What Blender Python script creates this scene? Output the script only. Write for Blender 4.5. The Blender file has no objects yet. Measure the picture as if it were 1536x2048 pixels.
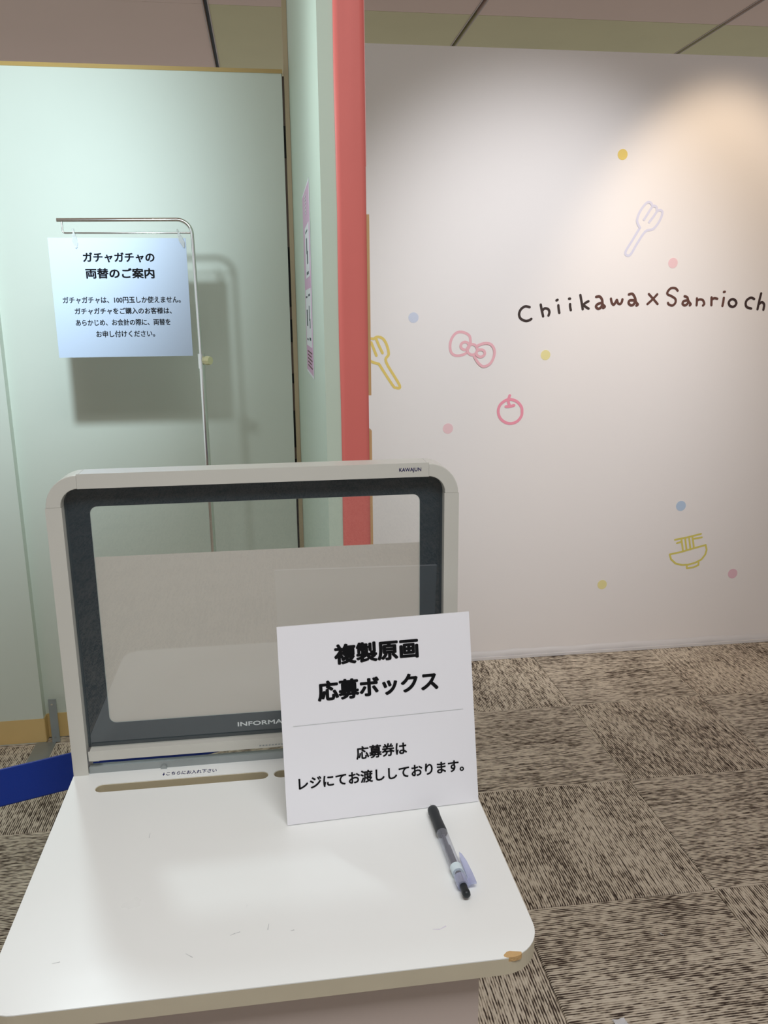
import bpy, bmesh, math, random
from mathutils import Vector, Matrix

# ---------------------------------------------------------------- camera, world, lights, exposure
SC = bpy.context.scene
COL = SC.collection

def lin(r, g, b):
    def f(c):
        c /= 255.0
        return c / 12.92 if c <= .04045 else ((c + .055) / 1.055) ** 2.4
    return (f(r), f(g), f(b), 1)

cd = bpy.data.cameras.new('camera'); cam = bpy.data.objects.new('camera', cd); COL.objects.link(cam)
cd.sensor_fit = 'VERTICAL'; cd.sensor_height = 36; cd.lens = 1649.7 * 36 / 2048
cd.clip_start = .02
cam.matrix_world = Matrix(((0.99029, 0.04090, -0.13285, 0), (-0.13874, 0.23136, -0.96293, 0), (-0.00865, 0.97201, 0.23479, 1.3984), (0, 0, 0, 1)))
SC.camera = cam

W = bpy.data.worlds.new('world'); SC.world = W; W.use_nodes = True
W.node_tree.nodes['Background'].inputs[0].default_value = (.92, .97, 1.0, 1)
W.node_tree.nodes['Background'].inputs[1].default_value = .72

def lamp(kind, name, loc, target, power, color, size=.1, size_y=None, cone=60, blend=.5):
    l = bpy.data.lights.new(name, kind); o = bpy.data.objects.new(name, l); COL.objects.link(o)
    l.energy = power; l.color = color
    o.location = loc
    d = Vector(target) - Vector(loc)
    o.rotation_euler = d.to_track_quat('-Z', 'Y').to_euler()
    if kind == 'AREA':
        l.size = size
        if size_y: l.shape = 'RECTANGLE'; l.size_y = size_y
    else:
        l.shadow_soft_size = size
    if kind == 'SPOT': l.spot_size = math.radians(cone); l.spot_blend = blend
    return o

# track spot washing the sage partition on the left (it hangs just above the frame)
lamp('SPOT', 'track_spot_left', (-.39, 1.4, 1.80), (-1.15, 2.69, 1.74), 66, (.73, .90, 1.0), .032, cone=104, blend=.9)
lamp('POINT', 'track_spot_spill', (-.39, 1.4, 1.80), (0, 0, 0), 8, (.84, .95, 1.0), .032)
# ceiling panel light over the visitor
lamp('AREA', 'ceiling_light_front', (.15, -.3, 2.68), (.15, -.1, 0), 29, (.97, .98, 1.0), 1.2, .6)
# spots on the mural
lamp('SPOT', 'mural_spot_cool', (1.0, 1.25, 2.62), (1.0, 3.09, 1.25), 112, (.94, .96, 1.0), .05, cone=56, blend=.9)
lamp('SPOT', 'mural_spot_warm', (1.72, 2.40, 2.60), (1.70, 3.09, 1.47), 27, (1.0, .79, .56), .05, cone=64, blend=.65)

SC.view_settings.view_transform = 'Standard'; SC.view_settings.look = 'None'
SC.view_settings.exposure = 0; SC.view_settings.gamma = 1; SC.view_settings.use_curve_mapping = False

# ---------------------------------------------------------------- helpers
def link(name, mesh, mats=None, parent=None, smooth=False):
    o = bpy.data.objects.new(name, mesh); COL.objects.link(o)
    if mats:
        for m in (mats if isinstance(mats, (list, tuple)) else [mats]): mesh.materials.append(m)
    if parent: o.parent = parent
    if smooth:
        for p in mesh.polygons: p.use_smooth = True
    return o

def fin(name, bm, mats=None, parent=None, smooth=False, bevel=0, seg=2, angle=None):
    if bevel:
        bmesh.ops.bevel(bm, geom=[e for e in bm.edges if e.calc_face_angle(0) > .6], offset=bevel, segments=seg, profile=.5, affect='EDGES', clamp_overlap=True)
    bmesh.ops.recalc_face_normals(bm, faces=bm.faces)
    me = bpy.data.meshes.new(name); bm.to_mesh(me); bm.free()
    o = link(name, me, mats, parent, smooth)
    if smooth and angle:
        me.set_sharp_from_angle(angle=math.radians(angle))
    return o

def tag(o, label=None, cat=None, group=None, kind=None):
    if label: o['label'] = label
    if cat: o['category'] = cat
    if group: o['group'] = group
    if kind: o['kind'] = kind
    return o

def empty(name, loc, label, cat, rot=(0, 0, 0)):
    o = bpy.data.objects.new(name, None); COL.objects.link(o); o.location = loc; o.rotation_euler = rot
    o.empty_display_size = .05
    return tag(o, label, cat)

def box(bm, a, b, M=None):
    x0, y0, z0 = a; x1, y1, z1 = b
    vs = [bm.verts.new(p) for p in ((x0,y0,z0),(x1,y0,z0),(x1,y1,z0),(x0,y1,z0),(x0,y0,z1),(x1,y0,z1),(x1,y1,z1),(x0,y1,z1))]
    for f in ((0,3,2,1),(4,5,6,7),(0,1,5,4),(1,2,6,5),(2,3,7,6),(3,0,4,7)): bm.faces.new([vs[i] for i in f])
    if M: bmesh.ops.transform(bm, matrix=M, verts=vs)
    return vs

def B(name, a, b, mat, parent=None, bevel=0, seg=2):
    bm = bmesh.new(); box(bm, a, b)
    return fin(name, bm, mat, parent, bevel=bevel, seg=seg)

def tube(bm, pts, r, n=12, caps=True):
    pts = [Vector(p) for p in pts]; rs = r if isinstance(r, (list, tuple)) else [r] * len(pts)
    t0 = (pts[1] - pts[0]).normalized(); up = Vector((0, 0, 1)) if abs(t0.z) < .9 else Vector((1, 0, 0))
    nrm = t0.cross(up).normalized(); rings = []
    for i, p in enumerate(pts):
        t = (pts[min(i+1, len(pts)-1)] - pts[max(i-1, 0)]).normalized()
        nrm = (nrm - t * nrm.dot(t)).normalized(); bn = t.cross(nrm)
        rings.append([bm.verts.new(p + (nrm * math.cos(2*math.pi*k/n) + bn * math.sin(2*math.pi*k/n)) * rs[i]) for k in range(n)])
    for a, b in zip(rings, rings[1:]):
        for k in range(n): bm.faces.new((a[k], a[(k+1) % n], b[(k+1) % n], b[k]))
    if caps: bm.faces.new(rings[0][::-1]); bm.faces.new(rings[-1])

def T(name, pts, r, mat, parent=None, n=12):
    bm = bmesh.new(); tube(bm, pts, r, n)
    return fin(name, bm, mat, parent, smooth=True, angle=50)

def arc(cx, cz, r, a0, a1, n=10):
    return [(cx + r * math.cos(math.radians(a0 + (a1-a0) * i / n)), cz + r * math.sin(math.radians(a0 + (a1-a0) * i / n))) for i in range(n + 1)]

def prism_xz(bm, outer, y0, y1, holes=()):
    """outline(s) in the x-z plane, extruded from y0 to y1"""
    edges = []; loops = []
    for loop in [outer] + list(holes):
        v = [bm.verts.new((x, y0, z)) for x, z in loop]; loops.append(v)
        edges += [bm.edges.new((v[i], v[(i+1) % len(v)])) for i in range(len(v))]
    r = bmesh.ops.triangle_fill(bm, use_beauty=True, edges=edges, normal=(0, -1, 0))
    fs = [g for g in r['geom'] if isinstance(g, bmesh.types.BMFace)]
    vmap = {}
    for l in loops:
        for v in l: vmap[v] = bm.verts.new((v.co.x, y1, v.co.z))
    for f in fs: bm.faces.new([vmap[v] for v in reversed(f.verts)])
    for l in loops:
        for i in range(len(l)):
            a, b = l[i], l[(i+1) % len(l)]; bm.faces.new((a, b, vmap[b], vmap[a]))

def prism_xy(bm, outer, z0, z1, holes=()):
    n0 = len(bm.verts)
    prism_xz(bm, outer, z0, z1, holes)
    bm.verts.ensure_lookup_table()
    for v in bm.verts[n0:]: v.co = Vector((v.co.x, v.co.z, v.co.y))

def rrect(x0, z0, x1, z1, r, n=6):
    return arc(x1-r, z1-r, r, 0, 90, n) + arc(x0+r, z1-r, r, 90, 180, n) + arc(x0+r, z0+r, r, 180, 270, n) + arc(x1-r, z0+r, r, 270, 360, n)

# ---------------------------------------------------------------- materials
def mat(name, col, rough=.5, metal=0, bump=0, bscale=200, var=0, vscale=8, spec=.5, coat=0):
    m = bpy.data.materials.new(name); m.use_nodes = True; nt = m.node_tree; b = nt.nodes['Principled BSDF']
    b.inputs['Base Color'].default_value = col; b.inputs['Roughness'].default_value = rough; b.inputs['Metallic'].default_value = metal
    b.inputs['Specular IOR Level'].default_value = spec; b.inputs['Coat Weight'].default_value = coat
    tc = nt.nodes.new('ShaderNodeTexCoord')
    if bump:
        n = nt.nodes.new('ShaderNodeTexNoise'); n.inputs['Scale'].default_value = bscale; n.inputs['Detail'].default_value = 3
        bp = nt.nodes.new('ShaderNodeBump'); bp.inputs['Strength'].default_value = bump; bp.inputs['Distance'].default_value = .002
        nt.links.new(tc.outputs['Object'], n.inputs['Vector']); nt.links.new(n.outputs['Fac'], bp.inputs['Height']); nt.links.new(bp.outputs['Normal'], b.inputs['Normal'])
    if var:
        n = nt.nodes.new('ShaderNodeTexNoise'); n.inputs['Scale'].default_value = vscale; n.inputs['Detail'].default_value = 5
        mx = nt.nodes.new('ShaderNodeMix'); mx.data_type = 'RGBA'
        mx.inputs[6].default_value = col; mx.inputs[7].default_value = tuple(c * (1 - var) for c in col[:3]) + (1,)
        nt.links.new(tc.outputs['Object'], n.inputs['Vector']); nt.links.new(n.outputs['Fac'], mx.inputs[0]); nt.links.new(mx.outputs[2], b.inputs['Base Color'])
    return m

def clear(name, tint=(1, 1, 1, 1), refl=.08, rough=.02, haze=0, hazecol=(.8, .85, .9, 1)):
    m = bpy.data.materials.new(name); m.use_nodes = True; nt = m.node_tree; nt.nodes.clear()
    out = nt.nodes.new('ShaderNodeOutputMaterial'); tr = nt.nodes.new('ShaderNodeBsdfTransparent'); gl = nt.nodes.new('ShaderNodeBsdfGlossy')
    df = nt.nodes.new('ShaderNodeBsdfDiffuse'); m1 = nt.nodes.new('ShaderNodeMixShader'); m2 = nt.nodes.new('ShaderNodeMixShader')
    lw = nt.nodes.new('ShaderNodeLayerWeight'); lw.inputs['Blend'].default_value = .5        # Schlick reflectance, the same from both sides
    pw = nt.nodes.new('ShaderNodeMath'); pw.operation = 'POWER'; pw.inputs[1].default_value = 5
    ml = nt.nodes.new('ShaderNodeMath'); ml.operation = 'MULTIPLY_ADD'; ml.inputs[1].default_value = 1 - refl; ml.inputs[2].default_value = refl; ml.use_clamp = True
    tr.inputs[0].default_value = tint; gl.inputs['Roughness'].default_value = rough; df.inputs[0].default_value = hazecol
    m2.inputs[0].default_value = haze
    nt.links.new(lw.outputs['Facing'], pw.inputs[0]); nt.links.new(pw.outputs[0], ml.inputs[0]); nt.links.new(ml.outputs[0], m1.inputs[0])
    nt.links.new(tr.outputs[0], m2.inputs[1]); nt.links.new(df.outputs[0], m2.inputs[2])
    nt.links.new(m2.outputs[0], m1.inputs[1]); nt.links.new(gl.outputs[0], m1.inputs[2]); nt.links.new(m1.outputs[0], out.inputs[0])
    return m

M = {}
M['sage'] = mat('sage_panel_paper', lin(210, 217, 205), .55, bump=.03, bscale=60, var=.03)
M['mint'] = mat('mint_wall_paper', lin(205, 222, 205), .6, bump=.05, bscale=9, var=.03)
M['red'] = mat('coral_red_paper', lin(232, 120, 112), .55, bump=.25, bscale=14, var=.08, vscale=5)
M['pink'] = mat('pale_pink_paper', lin(240, 170, 168), .55)
M['woodtrim'] = mat('tan_wood_trim', lin(222, 178, 128), .5, var=.12, vscale=20)
M['basewood'] = mat('ochre_baseboard', lin(222, 190, 128), .45, var=.1, vscale=14)
M['brass'] = mat('yellowed_trim', lin(190, 158, 92), .4, var=.2)
M['trimtan'] = mat('tan_edge', lin(205, 185, 150), .5, var=.35, vscale=3)
M['mural'] = mat('white_mural_paper', lin(246, 240, 238), .6, bump=.02, bscale=6)
M['whitebase'] = mat('white_base_strip', lin(226, 222, 222), .55, bump=.3, bscale=14)
M['ceil'] = mat('beige_ceiling', lin(206, 180, 166), .8, bump=.05, bscale=40, var=.05, vscale=3)
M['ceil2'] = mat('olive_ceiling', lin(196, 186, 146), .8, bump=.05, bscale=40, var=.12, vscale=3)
M['slot'] = mat('dark_slot', (.008, .008, .009, 1), .6)
M['sloted'] = mat('slot_rail', lin(150, 130, 118), .5)
M['frame'] = mat('light_grey_plastic', lin(204, 203, 194), .3, bump=.04, bscale=300, var=.05, vscale=12)
M['steel'] = mat('grey_steel', lin(165, 172, 172), .35, .35, var=.25, vscale=18)
M['chrome'] = mat('chrome', (.82, .82, .8, 1), .12, 1)
M['border'] = mat('slate_print', lin(30, 47, 57), .45)
M['insert'] = mat('grey_insert_sheet', lin(196, 192, 184), .6)
def translucent(name, col, fac):
    m = mat(name, col, .6); nt = m.node_tree; b_ = nt.nodes['Principled BSDF']; out_ = nt.nodes['Material Output']
    tr = nt.nodes.new('ShaderNodeBsdfTranslucent'); tr.inputs[0].default_value = col
    mx = nt.nodes.new('ShaderNodeMixShader'); mx.inputs[0].default_value = fac
    nt.links.new(b_.outputs[0], mx.inputs[1]); nt.links.new(tr.outputs[0], mx.inputs[2]); nt.links.new(mx.outputs[0], out_.inputs[0]); return m
M['insert'] = translucent('white_diffuser_sheet', lin(222, 214, 206), .5)
M['glass'] = clear('clear_acrylic', (.97, .99, .98, 1), .10, .012, .015)
M['clip'] = clear('clear_plastic', (.90, .92, .91, 1), .15, .12, .34, (.93, .94, .92, 1))
M['black'] = mat('black_print', (.008, .008, .009, 1), .9, spec=.1)
M['navy'] = mat('navy_print', lin(30, 26, 88), .9, spec=.1)
M['sheet'] = mat('white_board', lin(236, 236, 240), .5)
M['bluesheet'] = mat('cool_white_board', lin(178, 192, 212), .5)
M['belt'] = mat('royal_blue_webbing', lin(8, 52, 150), .42, bump=.2, bscale=600)
M['silver'] = mat('silver_print', lin(190, 200, 195), .5)
M['ped'] = mat('painted_pedestal', lin(196, 182, 174), .5, bump=.05, bscale=200)
M['edge'] = mat('beige_edge_band', lin(205, 196, 172), .55, var=.14, vscale=26)
M['slotwall'] = mat('tan_slot_wall', lin(190, 180, 152), .6)
M['ink'] = mat('dark_brown_ink', lin(56, 40, 36), .6)
M['ink2'] = mat('brown_ink', lin(100, 62, 52), .6, var=.15, vscale=10)
M['ink3'] = mat('deep_brown_ink', lin(58, 36, 32), .6)
M['yellow'] = mat('yellow_ink', lin(240, 212, 118), .6)
M['paleyellow'] = mat('pale_yellow_ink', lin(242, 230, 165), .6)
M['mustard'] = mat('mustard_ink', lin(226, 212, 110), .6)
M['violet'] = mat('pale_violet_ink', lin(222, 220, 238), .6)
M['rose'] = mat('rose_ink', lin(245, 188, 196), .6)
M['hotrose'] = mat('pink_ink', lin(250, 160, 180), .6)
M['blush'] = mat('blush_ink', lin(246, 208, 212), .6)
M['dustyrose'] = mat('dusty_rose_ink', lin(238, 196, 208), .6)
M['paleblue'] = mat('pale_blue_ink', lin(214, 220, 238), .6)
M['skyblue'] = mat('sky_blue_ink', lin(190, 210, 235), .6)
M['posterpink'] = mat('mauve_pink_print', lin(214, 172, 202), .45)
M['posterwhite'] = mat('poster_white', lin(232, 236, 238), .45)
M['grip'] = mat('black_rubber', (.008, .012, .014, 1), .5)
M['refill'] = mat('dark_refill', lin(40, 34, 50), .3)
M['penlabel'] = mat('pen_sticker', lin(215, 232, 238), .5)
M['penclear'] = clear('pen_clear', (.90, .92, .96, 1), .09, .08, .12, (.75, .78, .88, 1))
M['penclip'] = clear('pen_clip_plastic', (.80, .83, .96, 1), .12, .1, .35, (.70, .74, .95, 1))
M['chip'] = mat('exposed_fibreboard', lin(200, 164, 112), .8, bump=.5, bscale=500)
M['knob'] = mat('yellowed_knob', lin(214, 212, 168), .45)
M['scuff'] = mat('grey_scuff', lin(196, 200, 200), .6)
M['lilac'] = mat('lilac_smudge', lin(222, 218, 232), .6)

def desk_mat():
    m = mat('white_laminate', lin(240, 243, 240), .28, spec=.5); nt = m.node_tree; b = nt.nodes['Principled BSDF']
    tc = [n for n in nt.nodes if n.type == 'TEX_COORD'][0]
    mp = nt.nodes.new('ShaderNodeMapping'); mp.inputs['Scale'].default_value = (1, .35, 1); mp.inputs['Rotation'].default_value = (0, 0, .5)
    n = nt.nodes.new('ShaderNodeTexNoise'); n.inputs['Scale'].default_value = 55; n.inputs['Detail'].default_value = 2
    r = nt.nodes.new('ShaderNodeValToRGB'); r.color_ramp.elements[0].position = .76; r.color_ramp.elements[1].position = .80
    r.color_ramp.elements[0].color = lin(240, 243, 240); r.color_ramp.elements[1].color = lin(205, 208, 208)
    n2 = nt.nodes.new('ShaderNodeTexNoise'); n2.inputs['Scale'].default_value = 16; n2.inputs['Detail'].default_value = 4
    rr = nt.nodes.new('ShaderNodeMapRange'); rr.inputs[3].default_value = .22; rr.inputs[4].default_value = .42
    nt.links.new(tc.outputs['Object'], mp.inputs[0]); nt.links.new(mp.outputs[0], n.inputs['Vector']); nt.links.new(n.outputs['Fac'], r.inputs[0])
    nt.links.new(r.outputs[0], b.inputs['Base Color']); nt.links.new(tc.outputs['Object'], n2.inputs['Vector'])
    nt.links.new(n2.outputs['Fac'], rr.inputs[0]); nt.links.new(rr.outputs[0], b.inputs['Roughness'])
    return m
M['desk'] = desk_mat()

def carpet_mat():
    """loop-pile stripes running along the object's local Y, broken into dashes"""
    m = mat('striped_loop_carpet', (1, 1, 1, 1), .95, spec=.1); nt = m.node_tree; b = nt.nodes['Principled BSDF']; L = nt.links
    tc = [n for n in nt.nodes if n.type == 'TEX_COORD'][0]
    oi = nt.nodes.new('ShaderNodeObjectInfo')
    off = nt.nodes.new('ShaderNodeVectorMath'); off.operation = 'MULTIPLY_ADD'; off.inputs[1].default_value = (1, 1, 1)
    sc = nt.nodes.new('ShaderNodeVectorMath'); sc.operation = 'SCALE'; sc.inputs['Scale'].default_value = 37.0
    cmb = nt.nodes.new('ShaderNodeCombineXYZ'); L.new(oi.outputs['Random'], cmb.inputs[2]); L.new(cmb.outputs[0], sc.inputs[0])
    L.new(tc.outputs['Object'], off.inputs[0]); L.new(sc.outputs[0], off.inputs[2])
    def noise(scale, s3, det=2):
        mp = nt.nodes.new('ShaderNodeMapping'); mp.inputs['Scale'].default_value = s3; L.new(off.outputs[0], mp.inputs[0])
        n = nt.nodes.new('ShaderNodeTexNoise'); n.inputs['Scale'].default_value = scale; n.inputs['Detail'].default_value = det
        L.new(mp.outputs[0], n.inputs['Vector']); return n.outputs['Fac']
    def math_(op, a, bb, c=None):
        n = nt.nodes.new('ShaderNodeMath'); n.operation = op
        for i, v in enumerate((a, bb, c)):
            if v is None: continue
            if isinstance(v, (int, float)): n.inputs[i].default_value = v
            else: L.new(v, n.inputs[i])
        return n.outputs[0]
    sx = nt.nodes.new('ShaderNodeSeparateXYZ'); L.new(tc.outputs['Object'], sx.inputs[0])
    wave = math_('SINE', math_('MULTIPLY', sx.outputs[0], 2 * math.pi / .0058), 0)       # pile rows, 5.8 mm pitch
    dash = noise(1, (170, 40, 1), 2)             # short dashes along the rows
    streak = noise(1, (110, 5, 1), 3)              # longer streaks
    patch = noise(5, (1, 1, 1), 2)
    v = math_('MULTIPLY_ADD', wave, .14, math_('MULTIPLY_ADD', dash, .95, math_('MULTIPLY_ADD', streak, .45, math_('MULTIPLY', patch, .35))))
    r = nt.nodes.new('ShaderNodeValToRGB'); e = r.color_ramp.elements
    e[0].position = .72; e[0].color = lin(74, 63, 57); e[1].position = 1.0; e[1].color = lin(228, 216, 198)
    k = e.new(.83); k.color = lin(178, 164, 146)
    L.new(v, r.inputs[0])
    L.new(r.outputs[0], b.inputs['Base Color'])
    bp = nt.nodes.new('ShaderNodeBump'); bp.inputs['Strength'].default_value = .5; bp.inputs['Distance'].default_value = .002
    L.new(v, bp.inputs['Height']); L.new(bp.outputs[0], b.inputs['Normal'])
    return m, r
M['carpet'], _ramp = carpet_mat()

# ---------------------------------------------------------------- setting
fl = B('floor', (-6, -14, -.03), (6, 6.2, -.007), M['carpet'])
tag(fl, 'carpet tiled floor of the hall, brown grey striped squares', 'floor', kind='structure')
bm = bmesh.new(); box(bm, (-.2494, -.2494, -.0065), (.2494, .2494, 0))
bmesh.ops.bevel(bm, geom=[e for e in bm.edges if all(v.co.z > -.001 for v in e.verts)], offset=.0022, segments=1, affect='EDGES')
tile_me = bpy.data.meshes.new('carpet_tile'); bm.to_mesh(tile_me); bm.free(); tile_me.materials.append(M['carpet'])
for i in range(-6, 5):
    for j in range(-5, 1):
        o = bpy.data.objects.new('carpet_tile', tile_me); COL.objects.link(o); o.parent = fl
        o.location = (1.0468 + (i + .5) * .5, 2.6427 + (j + .5) * .5, 0)
        if (i + j) % 2 == 0: o.rotation_euler = (0, 0, math.pi / 2)

CZ = 2.708
ce = B('ceiling', (-6, -14, CZ + .03), (6, 6.2, CZ + .08), M['slot'])
tag(ce, 'beige ceiling boards separated by dark linear slots', 'ceiling', kind='structure')
xs = [-.203 + 1.2 * k for k in range(-4, 6)]
for a, b in zip(xs, xs[1:]):
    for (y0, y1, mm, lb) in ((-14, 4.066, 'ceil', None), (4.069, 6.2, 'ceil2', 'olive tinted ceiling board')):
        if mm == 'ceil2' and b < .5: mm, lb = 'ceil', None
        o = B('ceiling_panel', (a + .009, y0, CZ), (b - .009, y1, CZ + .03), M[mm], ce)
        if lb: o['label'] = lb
for a in xs[1:-1]:
    for s in (-1, 1):
        B('slot_rail', (a + s * .012 - .0025, -14, CZ - .002), (a + s * .012 + .0025, 6.2, CZ + .001), M['sloted'], ce)

wn = B('wall_left', (-2.3, 2.656, .0), (-.79, 2.72, 2.095), M['sage'])
tag(wn, 'sage green partition panel at the far left, standing slightly proud', 'wall', kind='structure')
wr = B('wall_rear', (-.79, 2.69, .0), (.077, 2.725, 2.088), M['sage'])
tag(wr, 'sage green partition panel behind the hanging notice', 'wall', kind='structure')
o = B('top_cap', (-.80, 2.687, 2.088), (.079, 2.73, 2.099), M['brass'], wr, bevel=.001)
o['label'] = 'yellowed top edge strip'
o = B('top_cap', (-2.3, 2.653, 2.095), (-.79, 2.73, 2.106), M['brass'], wn, bevel=.001)
bl = B('baseboard_left', (-2.3, 2.6535, .004), (-.788, 2.659, .0885), M['basewood'], bevel=.0006)
tag(bl, 'ochre wooden baseboard on the proud left panel', 'baseboard', kind='structure')
o = B('baseboard_return', (-.7925, 2.656, .004), (-.7865, 2.692, .0885), M['basewood'], bl)
br_ = B('baseboard_rear', (-.786, 2.6855, .004), (.077, 2.691, .0895), M['basewood'], bevel=.0006)
tag(br_, 'ochre wooden baseboard on the recessed rear panel', 'baseboard', kind='structure')
o = B('trim_1', (.084, 2.70, .0), (.0975, 2.735, 2.70), M['trimtan'])
tag(o, 'narrow tan edge strip in the gap between sage panel and mint wall', 'trim', kind='structure')

for z0, z1 in ((1.86, 1.95), (1.42, 1.60), (1.31, 1.38), (1.18, 1.21), (.97, 1.09), (.3, .93)):
    B('dark_gap', (.0775, 2.712, z0), (.085, 2.716, z1), M['slot'], o)
B('gap_backing', (.0772, 2.718, 0), (.0845, 2.72, 2.088), M['sloted'], o)
# partition wall whose narrow end faces the camera: mint side, coral red front edge
wm = B('wall_middle', (.098, 1.434, 0), (.172, 2.74, CZ - .001), M['mint'])
tag(wm, 'thin mint papered partition wall seen almost edge on', 'wall', kind='structure')
# paper wrap on the end face
bm = bmesh.new(); n = 26; random.seed(4)
cols = [(.1235 + (.1725 - .1235) * k / 6) for k in range(7)]
rows = []
for q_ in range(n + 1):
    z = CZ * q_ / n * .9995
    rows.append([bm.verts.new((x + (.0007 * math.sin(q_ * 1.7 + 1) if k == 0 else 0), 1.4325 - (.0010 * random.random() if 0 < k < 6 else 0), z)) for k, x in enumerate(cols)])
for a, b in zip(rows, rows[1:]):
    for k in range(6): bm.faces.new((a[k], a[k+1], b[k+1], b[k]))
o = fin('red_paper_strip', bm, M['red'], wm, smooth=True); o['label'] = 'coral red paper covering the wall end'
md = o.modifiers.new('thick', 'SOLIDIFY'); md.thickness = .0006; md.offset = 0
o = B('red_side_strip', (.1722, 1.433, 1.632), (.1735, 1.475, CZ - .002), M['pink'], wm)
o['label'] = 'folded pale pink paper edge'
for z0, z1 in ((1.258, 1.558), (.02, 1.196)):
    o = B('wood_batten', (.1722, 1.442, z0), (.1785, 1.47, z1), M['woodtrim'], wm, bevel=.0008)
    o['label'] = 'tan wooden edge batten'

# poster on the mint side
pt = empty('wall_poster', (.0975, 1.91, 1.262), 'mauve pink poster with white picture boxes on mint wall side', 'poster')
psh = B('sheet', (-.0006, -.14, 0), (0, .14, .402), M['posterwhite'], pt)
pink = B('pink_field', (-.0010, -.134, .006), (-.0006, .134, .396), M['posterpink'], pt)
def pp(name, y0, y1, z0, z1, m):   # y measured from the far edge (0) to the near edge (1)
    return B(name, (-.0014, .134 - .268 * y1, .402 * z0), (-.0010, .134 - .268 * y0, .402 * z1), M[m], psh)
pp('picture_box', .30, .88, .53, .80, 'posterwhite')
pp('picture_box', .12, .92, .16, .47, 'posterwhite')
def pq(y0, y1, z0, z1, m='border'):
    o = B('printed_mark', (-.0017, .134 - .268 * y1, .402 * z0), (-.0014, .134 - .268 * y0, .402 * z1), M[m], psh); return o
for a in ((.5, .62, .655, .735), (.56, .7, .60, .665), (.40, .70, .765, .775), (.45, .75, .545, .56), (.25, .40, .27, .36), (.62, .70, .30, .38), (.70, .78, .26, .31),
          (.18, .42, .425, .435), (.6, .82, .43, .442), (.6, .82, .195, .21), (.22, .42, .19, .20)): pq(*a)
for k in range(5): pq(.25, .9 - .1 * (k % 2), .125 - .02 * k, .132 - .02 * k, 'ink2')
for k in range(6): pq(.42 + .03 * (k % 3), .62, .95 - .018 * k, .958 - .018 * k, 'posterwhite')

# the mural wall
mw = B('wall_back', (.12, 3.09, .0), (3.4, 3.14, 2.2936), M['mural'])
tag(mw, 'white mural wall with small pastel drawings and brown hand lettering', 'wall', kind='structure')
bm = bmesh.new(); random.seed(7)      # loose paper hem along the floor
nn = 90; rws = []
for i in range(nn + 1):
    x = .2 + 3.1 * i / nn; w = .5 + .5 * math.sin(i * .9) * math.sin(i * .37)
    rws.append([bm.verts.new((x, 3.0895 - .002 * k - .003 * w * (k == 1), .034 + .006 * w - .017 * k)) for k in range(3)])
for a, b in zip(rws, rws[1:]):
    for k in range(2): bm.faces.new((a[k], b[k], b[k+1], a[k+1]))
o = fin('paper_hem', bm, M['whitebase'], mw, smooth=True); o['label'] = 'creased white paper hem at the floor'
md = o.modifiers.new('thick', 'SOLIDIFY'); md.thickness = .001
bb = B('baseboard_back', (.2, 3.078, .001), (3.4, 3.088, .012), M['whitebase'])
tag(bb, 'low white strip at the foot of the mural wall', 'baseboard', kind='structure')

def catmull(p, closed):
    out = []; n = len(p)
    for i in range(n - 1):
        p0 = p[i-1] if i else (p[-2] if closed else p[0]); p1 = p[i]; p2 = p[i+1]; p3 = p[i+2] if i + 2 < n else (p[1] if closed else p[-1])
        for s in range(5):
            t = s / 5
            out.append(tuple(.5 * ((2*b) + (c-a)*t + (2*a-5*b+4*c-d)*t*t + (-a+3*b-3*c+d)*t**3) for a, b, c, d in zip(p0, p1, p2, p3)))
    return out + [p[-1]]
def stroke_mesh(strokes, w, smooth):
    bm = bmesh.new(); y = 3.0894; e = 3e-6
    for s in strokes:
        p = [(s[i], s[i+1]) for i in range(0, len(s), 2)]
        closed = math.dist(p[0], p[-1]) < .001
        if smooth and len(p) > 2: p = catmull(p, closed)
        for (a, b) in zip(p, p[1:]):
            d = math.dist(a, b)
            if d < 1e-5: continue
            nx, nz = -(b[1]-a[1]) / d * w / 2, (b[0]-a[0]) / d * w / 2
            y -= e
            bm.faces.new([bm.verts.new((q[0], y, q[1])) for q in ((a[0]+nx, a[1]+nz), (a[0]-nx, a[1]-nz), (b[0]-nx, b[1]-nz), (b[0]+nx, b[1]+nz))])
        for i, a in enumerate(p):
            y -= e
            bm.faces.new([bm.verts.new((a[0] + math.cos(k * math.pi / 5) * w / 2, y, a[1] + math.sin(k * math.pi / 5) * w / 2)) for k in range(10)])
    return bm
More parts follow.
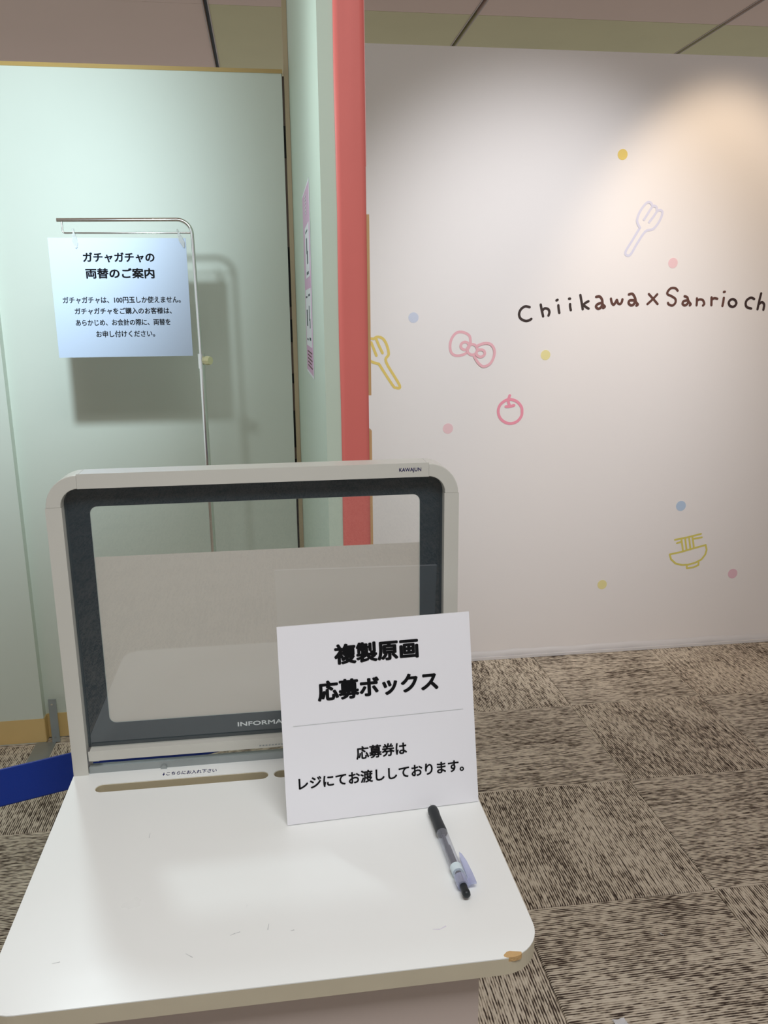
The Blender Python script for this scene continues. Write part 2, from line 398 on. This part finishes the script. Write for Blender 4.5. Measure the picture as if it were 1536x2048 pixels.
ART = [["letter","ink",0.008463541666666668,1,[[0.986,1.414,0.969,1.417,0.953,1.407,0.946,1.39,0.952,1.373,0.971,1.364,0.986,1.366,0.994,1.371]]],
["letter","ink",0.008463541666666668,1,[[1.029,1.423,1.034,1.402,1.04,1.38],[1.035,1.4,1.045,1.409,1.059,1.406,1.064,1.395,1.061,1.383]]],
["letter","ink",0.008463541666666668,1,[[1.098,1.42,1.1,1.406,1.103,1.392],[1.09,1.438,1.094,1.44]]],
["letter","ink",0.008463541666666668,1,[[1.144,1.424,1.145,1.413,1.148,1.402],[1.139,1.444,1.143,1.444]]],
["letter","ink",0.008463541666666668,1,[[1.183,1.457,1.189,1.432,1.195,1.405],[1.216,1.434,1.203,1.427,1.194,1.417],[1.196,1.421,1.207,1.413,1.218,1.407]]],
["letter","ink2",0.008886718750000001,1,[[1.246,1.45,1.26,1.451,1.27,1.439,1.273,1.423,1.282,1.414,1.276,1.409],[1.268,1.428,1.253,1.423,1.247,1.414,1.256,1.406,1.267,1.411,1.272,1.423]]],
["letter","ink2",0.008463541666666668,1,[[1.305,1.443,1.309,1.429,1.317,1.42,1.325,1.431,1.329,1.438,1.334,1.426,1.343,1.423,1.349,1.43,1.351,1.44]]],
["letter","ink2",0.008886718750000001,1,[[1.376,1.458,1.39,1.46,1.401,1.446,1.406,1.43,1.414,1.421,1.409,1.417],[1.4,1.436,1.381,1.436,1.377,1.426,1.386,1.418,1.397,1.421,1.403,1.433]]],
["letter","ink2",0.008040364583333334,1,[[1.456,1.459,1.475,1.441,1.494,1.422],[1.49,1.458,1.472,1.439,1.453,1.422]]],
["letter","ink2",0.008040364583333334,1,[[1.572,1.471,1.562,1.48,1.544,1.48,1.532,1.468,1.532,1.458,1.55,1.45,1.565,1.44,1.566,1.426,1.555,1.416,1.54,1.42,1.536,1.426]]],
["letter","ink2",0.008463541666666668,1,[[1.602,1.45,1.613,1.446,1.619,1.432,1.629,1.421,1.626,1.416],[1.617,1.435,1.6,1.432,1.596,1.422,1.605,1.416,1.615,1.421,1.62,1.432]]],
["letter","ink2",0.008040364583333334,1,[[1.653,1.442,1.654,1.428,1.654,1.416],[1.654,1.433,1.665,1.438,1.678,1.435,1.685,1.422,1.68,1.415]]],
["letter","ink2",0.008463541666666668,1,[[1.713,1.445,1.714,1.431,1.715,1.416],[1.714,1.436,1.724,1.442,1.737,1.44]]],
["letter","ink2",0.008463541666666668,1,[[1.764,1.443,1.763,1.428,1.761,1.413],[1.762,1.465,1.766,1.466]]],
["letter","ink3",0.008463541666666668,1,[[1.818,1.423,1.817,1.419,1.815,1.415,1.812,1.412,1.808,1.41,1.803,1.409,1.799,1.41,1.794,1.412,1.79,1.415,1.788,1.419,1.786,1.424,1.787,1.428,1.789,1.432,1.792,1.435,1.796,1.437,1.801,1.438,1.806,1.437,1.81,1.435,1.814,1.432,1.816,1.428,1.818,1.423]]],
["letter","ink3",0.008463541666666668,1,[[1.891,1.438,1.877,1.443,1.862,1.435,1.857,1.422,1.863,1.408,1.882,1.402]]],
["letter","ink3",0.008463541666666668,1,[[1.918,1.459,1.913,1.43,1.909,1.399],[1.912,1.417,1.924,1.426,1.935,1.417,1.934,1.397]]],
["fork_drawing","yellow",0.010016025641025642,1,[[0.412,1.213,0.461,1.137,0.475,1.124,0.49,1.132,0.439,1.22,0.449,1.248,0.442,1.282,0.428,1.305,0.408,1.312,0.394,1.305],[0.402,1.306,0.413,1.28,0.426,1.253],[0.384,1.292,0.403,1.244],[0.394,1.305,0.377,1.304,0.367,1.283,0.366,1.254,0.378,1.226,0.412,1.213]]],
["fork_drawing","violet",0.008914262820512822,1,[[1.404,1.7,1.379,1.658,1.354,1.617,1.356,1.602,1.373,1.604,1.398,1.646,1.427,1.687,1.457,1.696,1.48,1.725,1.489,1.754,1.479,1.763,1.466,1.758],[1.468,1.76,1.454,1.739,1.439,1.72],[1.467,1.762,1.463,1.774,1.449,1.776,1.432,1.751,1.418,1.729],[1.449,1.776,1.439,1.789,1.423,1.787,1.4,1.757,1.391,1.724,1.404,1.7]]],
["ribbon_drawing","rose",0.010016025641025642,1,[[0.761,1.282,0.756,1.311,0.731,1.325,0.706,1.323,0.688,1.302,0.682,1.274,0.688,1.249,0.707,1.239,0.732,1.242,0.749,1.251],[0.755,1.274,0.755,1.269,0.752,1.265,0.749,1.262,0.744,1.26,0.74,1.26,0.735,1.261,0.73,1.263,0.726,1.266,0.724,1.27,0.723,1.274,0.724,1.279,0.726,1.283,0.73,1.286,0.734,1.288,0.739,1.289,0.744,1.288,0.749,1.286,0.752,1.282,0.754,1.278,0.755,1.274],[0.787,1.26,0.786,1.254,0.783,1.249,0.779,1.244,0.774,1.242,0.768,1.241,0.762,1.242,0.757,1.245,0.752,1.249,0.75,1.255,0.749,1.261,0.749,1.267,0.752,1.272,0.756,1.276,0.761,1.279,0.767,1.28,0.773,1.279,0.779,1.276,0.783,1.271,0.786,1.266,0.787,1.26],[0.816,1.247,0.815,1.242,0.813,1.239,0.809,1.236,0.805,1.234,0.8,1.233,0.795,1.234,0.79,1.236,0.787,1.239,0.784,1.243,0.783,1.247,0.784,1.251,0.786,1.255,0.79,1.258,0.794,1.26,0.799,1.26,0.804,1.26,0.809,1.258,0.813,1.255,0.815,1.251,0.816,1.247],[0.786,1.274,0.812,1.283,0.837,1.28,0.852,1.261,0.852,1.235,0.838,1.208,0.813,1.197,0.793,1.209,0.776,1.234]]],
["fruit_drawing","hotrose",0.011017628205128206,1,[[0.969,1.022,0.968,1.008,0.961,0.995,0.951,0.985,0.938,0.979,0.923,0.977,0.908,0.98,0.895,0.987,0.884,0.997,0.877,1.01,0.874,1.025,0.876,1.039,0.882,1.051,0.893,1.061,0.906,1.068,0.92,1.07,0.935,1.067,0.949,1.06,0.959,1.05,0.967,1.037,0.969,1.022],[0.918,1.085,0.913,1.064,0.919,1.045],[0.904,1.043,0.919,1.043,0.936,1.047]]],
["bowl_drawing","mustard",0.0078125,0,[[1.621,0.414,1.671,0.422,1.715,0.433,1.777,0.447],[1.621,0.414,1.628,0.393,1.65,0.373,1.679,0.365,1.706,0.365,1.737,0.372,1.764,0.385,1.779,0.406,1.783,0.426,1.777,0.447],[1.7,0.364,1.702,0.35,1.73,0.352,1.752,0.361,1.752,0.372],[1.639,0.476,1.693,0.484,1.752,0.496],[1.649,0.461,1.664,0.465],[1.721,0.476,1.757,0.481],[1.667,0.479,1.679,0.424],[1.683,0.483,1.694,0.429],[1.7,0.486,1.711,0.431],[1.715,0.485,1.726,0.436]]]]
DOTS = [[1.32, 1.954, 0.019, "yellow"], [1.545, 1.573, 0.019, "blush"], [0.543, 1.38, 0.019, "paleblue"], [1.055, 1.236, 0.019, "paleyellow"], [0.677, 0.964, 0.02, "blush"], [1.654, 0.619, 0.021, "skyblue"], [1.91, 0.315, 0.021, "dustyrose"], [1.334, 0.298, 0.02, "paleyellow"]]

for name, c, w, sm, strokes in ART:
    fin(name, stroke_mesh(strokes, w * (1.14 if name == 'letter' else 1), sm), M[c], mw)
for x, z, r, c in DOTS:
    bm = bmesh.new(); prism_xz(bm, [(x + r * math.cos(k * math.pi / 14), z + r * math.sin(k * math.pi / 14)) for k in range(28)], 3.0893, 3.0905)
    fin('dot', bm, M[c], mw)

# ---------------------------------------------------------------- lettering
def text(name, body, width, height, mt, parent, loc, rot=(math.pi/2, 0, 0), bold=.0, depth=.0003):
    """a line of lettering as one mesh, centred on loc, fitted to width x height"""
    cu = bpy.data.curves.new(name, 'FONT'); cu.body = body; cu.size = 1;  cu.extrude = .0; cu.resolution_u = 3
    cu.fill_mode = 'FRONT'
    to = bpy.data.objects.new(name, cu); COL.objects.link(to)
    dg = bpy.context.evaluated_depsgraph_get(); me = bpy.data.meshes.new_from_object(to.evaluated_get(dg))
    bpy.data.objects.remove(to); me.name = name
    xs_ = [v.co.x for v in me.vertices]; ys_ = [v.co.y for v in me.vertices]
    x0, x1, y0, y1 = min(xs_), max(xs_), min(ys_), max(ys_)
    sx = width / (x1 - x0); sy = height / (y1 - y0) if height else sx
    for v in me.vertices: v.co = Vector(((v.co.x - (x0+x1)/2) * sx, (v.co.y - (y0+y1)/2) * sy, 0))
    if bold:        # heavier weight: the glyphs repeated a hair apart, each a few microns prouder
        bm = bmesh.new(); bm.from_mesh(me); base = list(bm.verts) + list(bm.edges) + list(bm.faces); k = 0; em = width / max(1, len(body)) * bold
        for dx, dy in ((1, 0), (-1, 0), (0, .8), (0, -.8), (.7, .6), (-.7, .6), (.7, -.6), (-.7, -.6)):
            k += 1; d = bmesh.ops.duplicate(bm, geom=base)
            bmesh.ops.translate(bm, vec=(dx * em, dy * em, k * 6e-6), verts=[v for v in d['geom'] if isinstance(v, bmesh.types.BMVert)])
        bm.to_mesh(me); bm.free()
    me.materials.clear()
    o = link(name, me, M[mt], parent); o.location = loc; o.rotation_euler = rot
    return o

# ---------------------------------------------------------------- survey stand (desk, pedestal and framed pane)
st = empty('application_stand', (0, .72, 0), 'off white writing stand with framed clear back pane, in the foreground', 'stand')
def S(o):           # keep world coordinates while parented to the stand
    o.parent = st; o.matrix_parent_inverse = Matrix.Translation((0, -.72, 0)); return o
Z = .895
out = [(-.2345, .886)] + [(-.2065 + .028 * math.cos(math.radians(a)), .568 + .028 * math.sin(math.radians(a))) for a in range(180, 271, 10)] \
    + [(.1685 + .035 * math.cos(math.radians(a)), .575 + .035 * math.sin(math.radians(a))) for a in range(270, 361, 9)] + [(.2035, .886)]
def slot(x0, x1, y0, y1):
    r = (y1 - y0) / 2; cy = (y0 + y1) / 2
    return [(x1 - r + r * math.cos(math.radians(a)), cy + r * math.sin(math.radians(a))) for a in range(-90, 91, 18)] + [(x0 + r + r * math.cos(math.radians(a)), cy + r * math.sin(math.radians(a))) for a in range(90, 271, 18)]
holes = [slot(-.2055, -.0175, .8345, .8505), slot(-.0115, .176, .8345, .8505)]
bm = bmesh.new(); prism_xy(bm, out, Z - .0160, Z - .0009, holes)
o = S(fin('desktop_core', bm, [M['edge']], smooth=False)); o['label'] = 'beige edge band of the desktop'
bm = bmesh.new(); prism_xy(bm, out, Z - .0009, Z, holes)
S(fin('desktop', bm, [M['desk']]))
bm = bmesh.new()
for h in holes:
    v0 = [bm.verts.new((x, y, Z - .0008)) for x, y in h]; v1 = [bm.verts.new((x, y, Z - .014)) for x, y in h]
    for i in range(len(h)): bm.faces.new((v0[i], v0[(i+1) % len(h)], v1[(i+1) % len(h)], v1[i]))
bmesh.ops.transform(bm, matrix=Matrix.Identity(4), verts=bm.verts)
o = S(fin('slot_lining', bm, [M['slotwall']])); md = o.modifiers.new('t', 'SOLIDIFY'); md.thickness = .0006; md.offset = -1
S(B('slot_tray', (-.21, .83, Z - .0186), (.18, .856, Z - .0165), M['slotwall']))
S(B('pedestal', (-.185, .558, 0), (.153, .878, Z - .0188), M['ped'], bevel=.006))
# chip in the front edge and small wear marks
bm = bmesh.new(); cp = []
for k in range(14):
    a = 2 * math.pi * k / 14; cp.append((.1765 + .0076 * math.cos(a) * (1 + .12 * math.sin(2 * a)), max(.5403, .5432 + .0034 * math.sin(a) * (1 + .2 * math.cos(3 * a)))))
prism_xy(bm, cp, Z - .004, Z + .0002); o = S(fin('edge_chip', bm, M['chip'])); o['label'] = 'chipped spot showing tan fibreboard'
def smear(name, pts, w, m):
    bm = bmesh.new()
    for (x, y), (x2, y2) in zip(pts, pts[1:]):
        d = math.dist((x, y), (x2, y2)); nx, ny = -(y2-y)/d*w/2, (x2-x)/d*w/2
        bm.faces.new([bm.verts.new((a, b, Z + .00012)) for a, b in ((x+nx*.4, y+ny*.4), (x-nx*.4, y-ny*.4), (x2-nx, y2-ny), (x2+nx, y2+ny))])
    return S(fin(name, bm, M[m]))
smear('scuff_mark', [(-.05, .598), (-.046, .600), (-.042, .601)], .0008, 'scuff')
smear('scuff_mark', [(-.018, .607), (-.019, .600)], .0008, 'scuff')
smear('scuff_mark', [(-.0, .596), (.003, .5965)], .001, 'scuff')
smear('scuff_mark', [(-.085, .583), (-.079, .578)], .0007, 'scuff')
smear('scuff_mark', [(-.19, .588), (-.184, .589)], .0008, 'scuff')
smear('scuff_mark', [(-.135, .752), (-.135, .744)], .0006, 'scuff')
smear('ink_smudge', [(.118, .580), (.124, .579), (.130, .582)], .0012, 'lilac')

# frame, local s (right) and t (up) from the left foot
X0, Y0 = -.2335, .872; FW, FH = .437, .343; D = .035
def fx(p): return [(X0 + s, Z + t) for s, t in p]
def sub(o, part):   # a piece of a part; both are in world coordinates
    o.parent = part; o.matrix_parent_inverse = Matrix.Identity(4); return o
def frp(name, p, y0=Y0, y1=Y0 + D, m='frame', holes=(), bev=.0012):
    bm = bmesh.new(); prism_xz(bm, fx(p), y0, y1, [fx(h) for h in holes])
    return S(fin(name, bm, M[m], bevel=bev))
PW, RT, R0, R1 = .0149, .0132, .034, .020
g = .0003
for side in (0, 1):
    mx = (lambda p: p) if not side else (lambda p: [(FW - s, t) for s, t in reversed(p)])
    frp('side_post', mx([(0, 0), (PW, 0), (PW, FH - R0 - g), (0, FH - R0 - g)]))
    co = [(s, t) for s, t in arc(R0, FH - R0, R0, 180, 90, 10)]
    ci = [(s, t) for s, t in arc(PW + R1 - .001, FH - RT - R1, R1 - .001, 90, 180, 8)]
    frp('corner_piece', mx(co + [(R0, FH - RT)] + ci + [(PW, FH - R0)]), bev=.0008)
top_rail = frp('top_rail', [(R0 + g, FH - RT), (FW - R0 - g, FH - RT), (FW - R0 - g, FH), (R0 + g, FH)])
bottom_rail = frp('bottom_rail', [(PW + .003, .0171), (FW - PW - .003, .0171), (FW - PW - .003, .0268), (PW + .003, .0268)], Y0 + .002, Y0 + .018)
for s in (PW + .004, FW - PW - .012):
    frp('rail_bracket', [(s, .0128), (s + .008, .0128), (s + .008, .0171), (s, .0171)], Y0 + .006, Y0 + .020, 'steel', bev=0)
base_bar = frp('base_bar', [(PW + .0015, .0002), (FW - PW - .0015, .0002), (FW - PW - .0015, .0078), (PW + .0015, .0078)], Y0 + .003, Y0 + .0115, 'steel', bev=.0006)
bm = bmesh.new(); tube(bm, [(X0 + .098, Y0 + .003, Z + .001), (X0 + .098, Y0 + .0005, Z + .001)], .0035, 14); sub(fin('screw_head', bm, M['steel']), base_bar)
# slate printed border behind the acrylic
ox0, ox1, oz0, oz1 = PW - .001, FW - PW + .001, .0262, FH - RT + .001
ring = arc(ox1 - .018, oz1 - .018, .018, 0, 90, 8) + arc(ox0 + .018, oz1 - .018, .018, 90, 180, 8) + [(ox0, oz0), (ox1, oz0)]
win = rrect(.0402, .0542, FW - .0402, .3062, .008, 6)
border = frp('printed_border', ring, Y0 + .0152, Y0 + .0162, 'border', [win], bev=0)
frp('window_lip', rrect(.0396, .0536, FW - .0396, .3068, .0086, 6), Y0 + .0163, Y0 + .0166, 'silver', [rrect(.0406, .0546, FW - .0406, .3058, .0076, 6)], bev=0)
bm = bmesh.new(); bm.faces.new([bm.verts.new((x, Y0 + .0178, z)) for x, z in fx([(.034, .03), (FW - .034, .03), (FW - .034, .2495), (.034, .2495)])])
S(fin('insert_sheet', bm, M['insert']))
bm = bmesh.new(); vs = [bm.verts.new((x, Y0 + .0125, z)) for x, z in fx(ring)]; bm.faces.new(vs)
o = S(fin('clear_pane', bm, M['glass'])); o['label'] = 'clear acrylic pane'
# lettering on the frame, the border and the ledge
sub(text('maker_mark', 'KAWAJUN', .0242, .0050, 'navy', None, (X0 + .383, Y0 - .0004, Z + .3366), bold=.02), top_rail)
sub(text('information_print', 'INFORMATION', .0795, .0052, 'posterwhite', None, (X0 + .2225, Y0 + .0148, Z + .0414), bold=.03), border)
note = S(B('note_label', (-.1365, .8535, Z + .0001), (-.073, .8665, Z + .0003), M['desk']))
sub(text('label_print', 'こちらにお入れ下さい', .0555, .0075, 'navy', None, (-.1035, .8605, Z + .0005), rot=(0, 0, -.02), bold=.02), note)
bm = bmesh.new(); prism_xy(bm, [(-.1338, .8635), (-.1348, .8635), (-.1348, .8605), (-.1358, .8605), (-.1343, .8575), (-.1328, .8605), (-.1338, .8605)], Z + .0003, Z + .0005)
sub(fin('arrow_print', bm, M['navy']), note)
# ghost of an illegible small stamp on the lower rail
for k in range(9):
    sub(B('stamped_mark', (X0 + .2065 + .0036 * k, Y0 + .0016, Z + .0185), (X0 + .2085 + .0036 * k, Y0 + .0022, Z + .0198), M['steel']), bottom_rail)

# ---------------------------------------------------------------- white notice board leaning on the desk
bw, bh = .2015, .201
nb = empty('notice_board', (.0011, .7427, Z + .0006), 'white square notice with bold black print, standing on the writing stand', 'sign')
nb.rotation_euler = Matrix(((math.cos(.0605), math.sin(.0605) * 1, 0), (math.sin(.0605), -math.cos(.0605), 0), (0, 0, 1))).to_3x3().to_euler() if False else (0, 0, 0)
Rn = Matrix.Rotation(.0605, 4, 'Z') @ Matrix.Rotation(-.2231, 4, 'X')
nb.matrix_world = Matrix.Translation((.0011, .7427, Z + .0008)) @ Rn
nbb = B('board', (0, 0, 0), (bw, .0028, bh), M['sheet'], nb, bevel=.0004)
def nt_(name, body, xa, xb, zc, h, bold): text(name, body, xb - xa, h, 'black', nbb, ((xa + xb) / 2, -.0004, zc), bold=bold)
nt_('title_print', '複製原画', .0575, .1440, .1682, .0195, .045)
nt_('title_print', '応募ボックス', .0385, .1635, .1322, .0195, .045)
B('rule_line', (.0112, -.0004, .0992), (.1896, -.0001, .0996), M['scuff'], nbb)
nt_('body_print', '応募券は', .0742, .1268, .0652, .0130, .030)
nt_('body_print', 'レジにてお渡ししております。', .0138, .1870, .0405, .0125, .030)

# ---------------------------------------------------------------- pen
pa = Vector((.1495, .7450, Z + .0062)); pb = Vector((.1545, .6085, Z + .0062)); L_ = (pb - pa).length
pe = empty('ballpoint_pen', pa, 'clear barrel pen with black grip lying on the writing stand', 'pen')
pe.rotation_euler = (pb - pa).to_track_quat('X', 'Z').to_euler()
def pen(name, prof, m, n=20):
    return T(name, [(x, 0, 0) for x, r in prof], [r for x, r in prof], M[m], pe, n)
pen('tip', [(-.004, .0006), (0, .0012), (.006, .0030)], 'clip')
pen('grip', [(.0035, .0036), (.0055, .0052), (.010, .0056), (.020, .0051), (.032, .0053), (.044, .0057), (.0458, .0056)], 'grip')
pen('barrel', [(.0458, .0056), (.048, .0055), (.09, .0052), (.120, .0050), (.1235, .0046)], 'penclear')
pen('refill', [(.050, .0020), (.066, .0020), (.068, .0030), (.1, .0030), (.118, .0028)], 'refill', 12)
pen('sticker', [(.0975, .0054), (.1065, .0054)], 'penlabel')
pen('clip_collar', [(.112, .0053), (.121, .0054), (.124, .0050)], 'penclip')
pen('plunger', [(.1225, .0034), (.129, .0033), (.1335, .0037), (.1362, .0033), (.1372, .0018)], 'grip')
bm = bmesh.new()   # clip lies to the side
prism_xy(bm, [(.078, .0085), (.086, .0070), (.118, .0066), (.1225, .0068), (.1225, .0128), (.110, .0128), (.092, .0120), (.081, .0102)], -.0012, .0010)
bmesh.ops.bevel(bm, geom=[e for e in bm.edges if e.calc_face_angle(0) > 1], offset=.0004, segments=1, affect='EDGES')
fin('pocket_clip', bm, M['penclip'], pe)
B('clip_bridge', (.1165, .0035, -.0015), (.1225, .0078, .0012), M['penclip'], pe)

# ---------------------------------------------------------------- sign stand with hanging notice
SY = 2.3
ss = empty('sign_stand', (-.172, SY, 0), 'chrome pole sign stand with bent arm in front of the sage panel', 'sign stand')
def P(o): o.parent = ss; o.matrix_parent_inverse = Matrix.Translation((.172, -SY, 0)); return o
bm = bmesh.new(); prism_xy(bm, [(-.172 + .15 * math.cos(k * math.pi / 24), SY + .15 * math.sin(k * math.pi / 24)) for k in range(48)], .0005, .008)
P(fin('base', bm, M['chrome'], bevel=.002))
P(T('lower_pole', [(-.171, SY, .008), (-.1745, SY, 1.265)], .0078, M['chrome'], n=16))
ap = [(-.1748, 1.24), (-.1795, 1.592)] + [(-.2165 + .037 * math.cos(math.radians(a)), 1.600 + .037 * math.sin(math.radians(a))) for a in range(0, 91, 9)] + [(-.514, 1.634)]
P(T('arm', [(x, SY, z) for x, z in ap], .0048, M['chrome'], n=16))
P(T('hook_bar', [(-.502, SY, 1.632)] + [(-.502 + .0, SY, 1.615)] + [(-.496 - .006 * math.cos(math.radians(a)), SY, 1.609 - .006 * math.sin(math.radians(a))) for a in range(0, 91, 18)] + [(-.181, SY, 1.6045)], .0022, M['chrome'], n=10))
P(T('clamp_collar', [(-.1750, SY, 1.257), (-.1752, SY, 1.296)], .0095, M['chrome'], n=16))
bm = bmesh.new(); tube(bm, [(-.168, SY - .004, 1.278), (-.160, SY - .010, 1.278), (-.150, SY - .017, 1.278)], [.009, .0125, .011], 8)
P(fin('clamp_knob', bm, M['knob'], bevel=.001, seg=1))
hn = empty('hanging_notice', (-.3675, SY - .006, 1.291), 'cool white notice board about coin change hanging from the chrome arm', 'sign')
hnb = B('board', (-.1715, 0, 0), (.1715, .003, .300), M['bluesheet'], hn, bevel=.0005)
def ht(body, xa, xb, zc, h, bold, nm='body_print'): text(nm, body, xb - xa, h, 'black', hnb, ((xa + xb) / 2 + .3675, -.0005, zc - 1.291), bold=bold)
ht('ガチャガチャの', -.456, -.279, 1.543, .0235, .036, 'title_print')
ht('両替のご案内', -.453, -.282, 1.5035, .0245, .036, 'title_print')
ht('ガチャガチャは、100円玉しか使えません。', -.516, -.219, 1.437, .0165, .024)
ht('ガチャガチャをご購入のお客様は、', -.489, -.244, 1.409, .0160, .024)
ht('あらかじめ、お会計の際に、両替を', -.489, -.249, 1.380, .0160, .024)
ht('お申し付けください。', -.440, -.291, 1.3505, .0165, .024)
for x, lb, tw in ((-.474, 'clear plastic clip at the left end of the hanging notice', -.15), (-.212, 'clear plastic clip at the right end of the hanging notice', -.35)):
    c = empty('hanging_clip', (x, SY - .0045, 1.5985), lb, 'clip'); c.rotation_euler = (0, tw, 0)
    ring_ = [(0, .0045 + .0055 * math.cos(a * math.pi / 8), .006 + .0085 * math.sin(a * math.pi / 8)) for a in range(17)]
    T('hook_ring', [(0, p[1] - 0, p[2]) for p in ring_], .0022, M['clip'], c, 8)
    bm = bmesh.new(); prism_xz(bm, [(.0055 * math.cos(a * math.pi / 8), -.014 + .0185 * math.sin(a * math.pi / 8)) for a in range(16)], -.0068, -.0022)
    fin('front_jaw', bm, M['clip'], c, bevel=.0012, seg=2)
    bm = bmesh.new(); prism_xz(bm, [(.0055 * math.cos(a * math.pi / 8), -.012 + .0145 * math.sin(a * math.pi / 8)) for a in range(16)], .0022, .0045)
    fin('rear_jaw', bm, M['clip'], c, bevel=.0008, seg=1)
    B('hinge_bead', (-.0042, -.0085, -.0035), (.0042, -.0040, .0015), M['clip'], c, bevel=.001)

# ---------------------------------------------------------------- floor bracket of the panel
fb = empty('panel_foot', (-.76, 2.65, 0), 'grey steel foot bracket bolted to the sage panel base', 'bracket')
B('upright_bar', (-.0075, -.002, .003), (.0175, .004, .158), M['steel'], fb, bevel=.0006)
B('foot_plate', (-.060, -.34, .0004), (.004, -.001, .0040), M['steel'], fb, bevel=.0006)
for z in (.142, .022):
    T('bolt', [(.004, -.0045, z), (.004, -.001, z)], .0032, M['chrome'], fb, 10)

# ---------------------------------------------------------------- belt barrier behind the stand
bp_ = empty('belt_barrier', (.06, 1.12, 0), 'royal blue retractable belt barrier stretched behind the writing stand', 'barrier')
bm = bmesh.new(); a = Vector((.05, 1.115)); b = Vector((-1.45, .565)); rws = []
for k in range(41):
    t = k / 40; p = a.lerp(b, t); sag = .003 * math.sin(math.pi * t); tw = .004 * math.sin(3 * t)
    rws.append([bm.verts.new((p.x - .06 + tw * (h - .5), p.y - 1.12 + .003 * math.sin(7 * t) * (h - .5), .804 + .0495 * h + sag)) for h in (0, .04, .5, .96, 1)])
for r0, r1 in zip(rws, rws[1:]):
    for k in range(4): bm.faces.new((r0[k], r0[k+1], r1[k+1], r1[k]))
o = fin('belt', bm, M['belt'], bp_, smooth=True); md = o.modifiers.new('t', 'SOLIDIFY'); md.thickness = .0012
T('post', [(0, 0, .012), (0, 0, .80)], .028, M['chrome'], bp_, 24)
T('head', [(0, 0, .80), (0, 0, .858)], .031, M['grip'], bp_, 24)
T('base', [(0, 0, .0005), (0, 0, .008), (0, 0, .014)], [.15, .15, .05], M['chrome'], bp_, 36)

# ---------------------------------------------------------------- scraps on the carpet
def scrap(x, y, pts, lb):
    bm = bmesh.new(); tube(bm, [(px, py, .001) for px, py in pts], .0007, 6)
    o = fin('paper_scrap', bm, M['sheet']); o.location = (x, y, 0); tag(o, lb, 'scrap')
scrap(0.844, 1.522, [(0, 0), (.002, -.006), (.006, -.009)], 'tiny hooked white thread on the carpet right of the stand')
bm = bmesh.new(); box(bm, (-.012, -.006, .0002), (.012, .008, .004)); bmesh.ops.subdivide_edges(bm, edges=bm.edges[:], cuts=2, use_grid_fill=True)
random.seed(3)
for v in bm.verts: v.co += Vector((random.uniform(-.003, .003), random.uniform(-.003, .003), random.uniform(0, .003)))
o = fin('paper_scrap', bm, M['sheet']); o.location = (0.650, 1.296, 0); tag(o, 'small crumpled white paper bit on the carpet at the bottom edge', 'scrap')
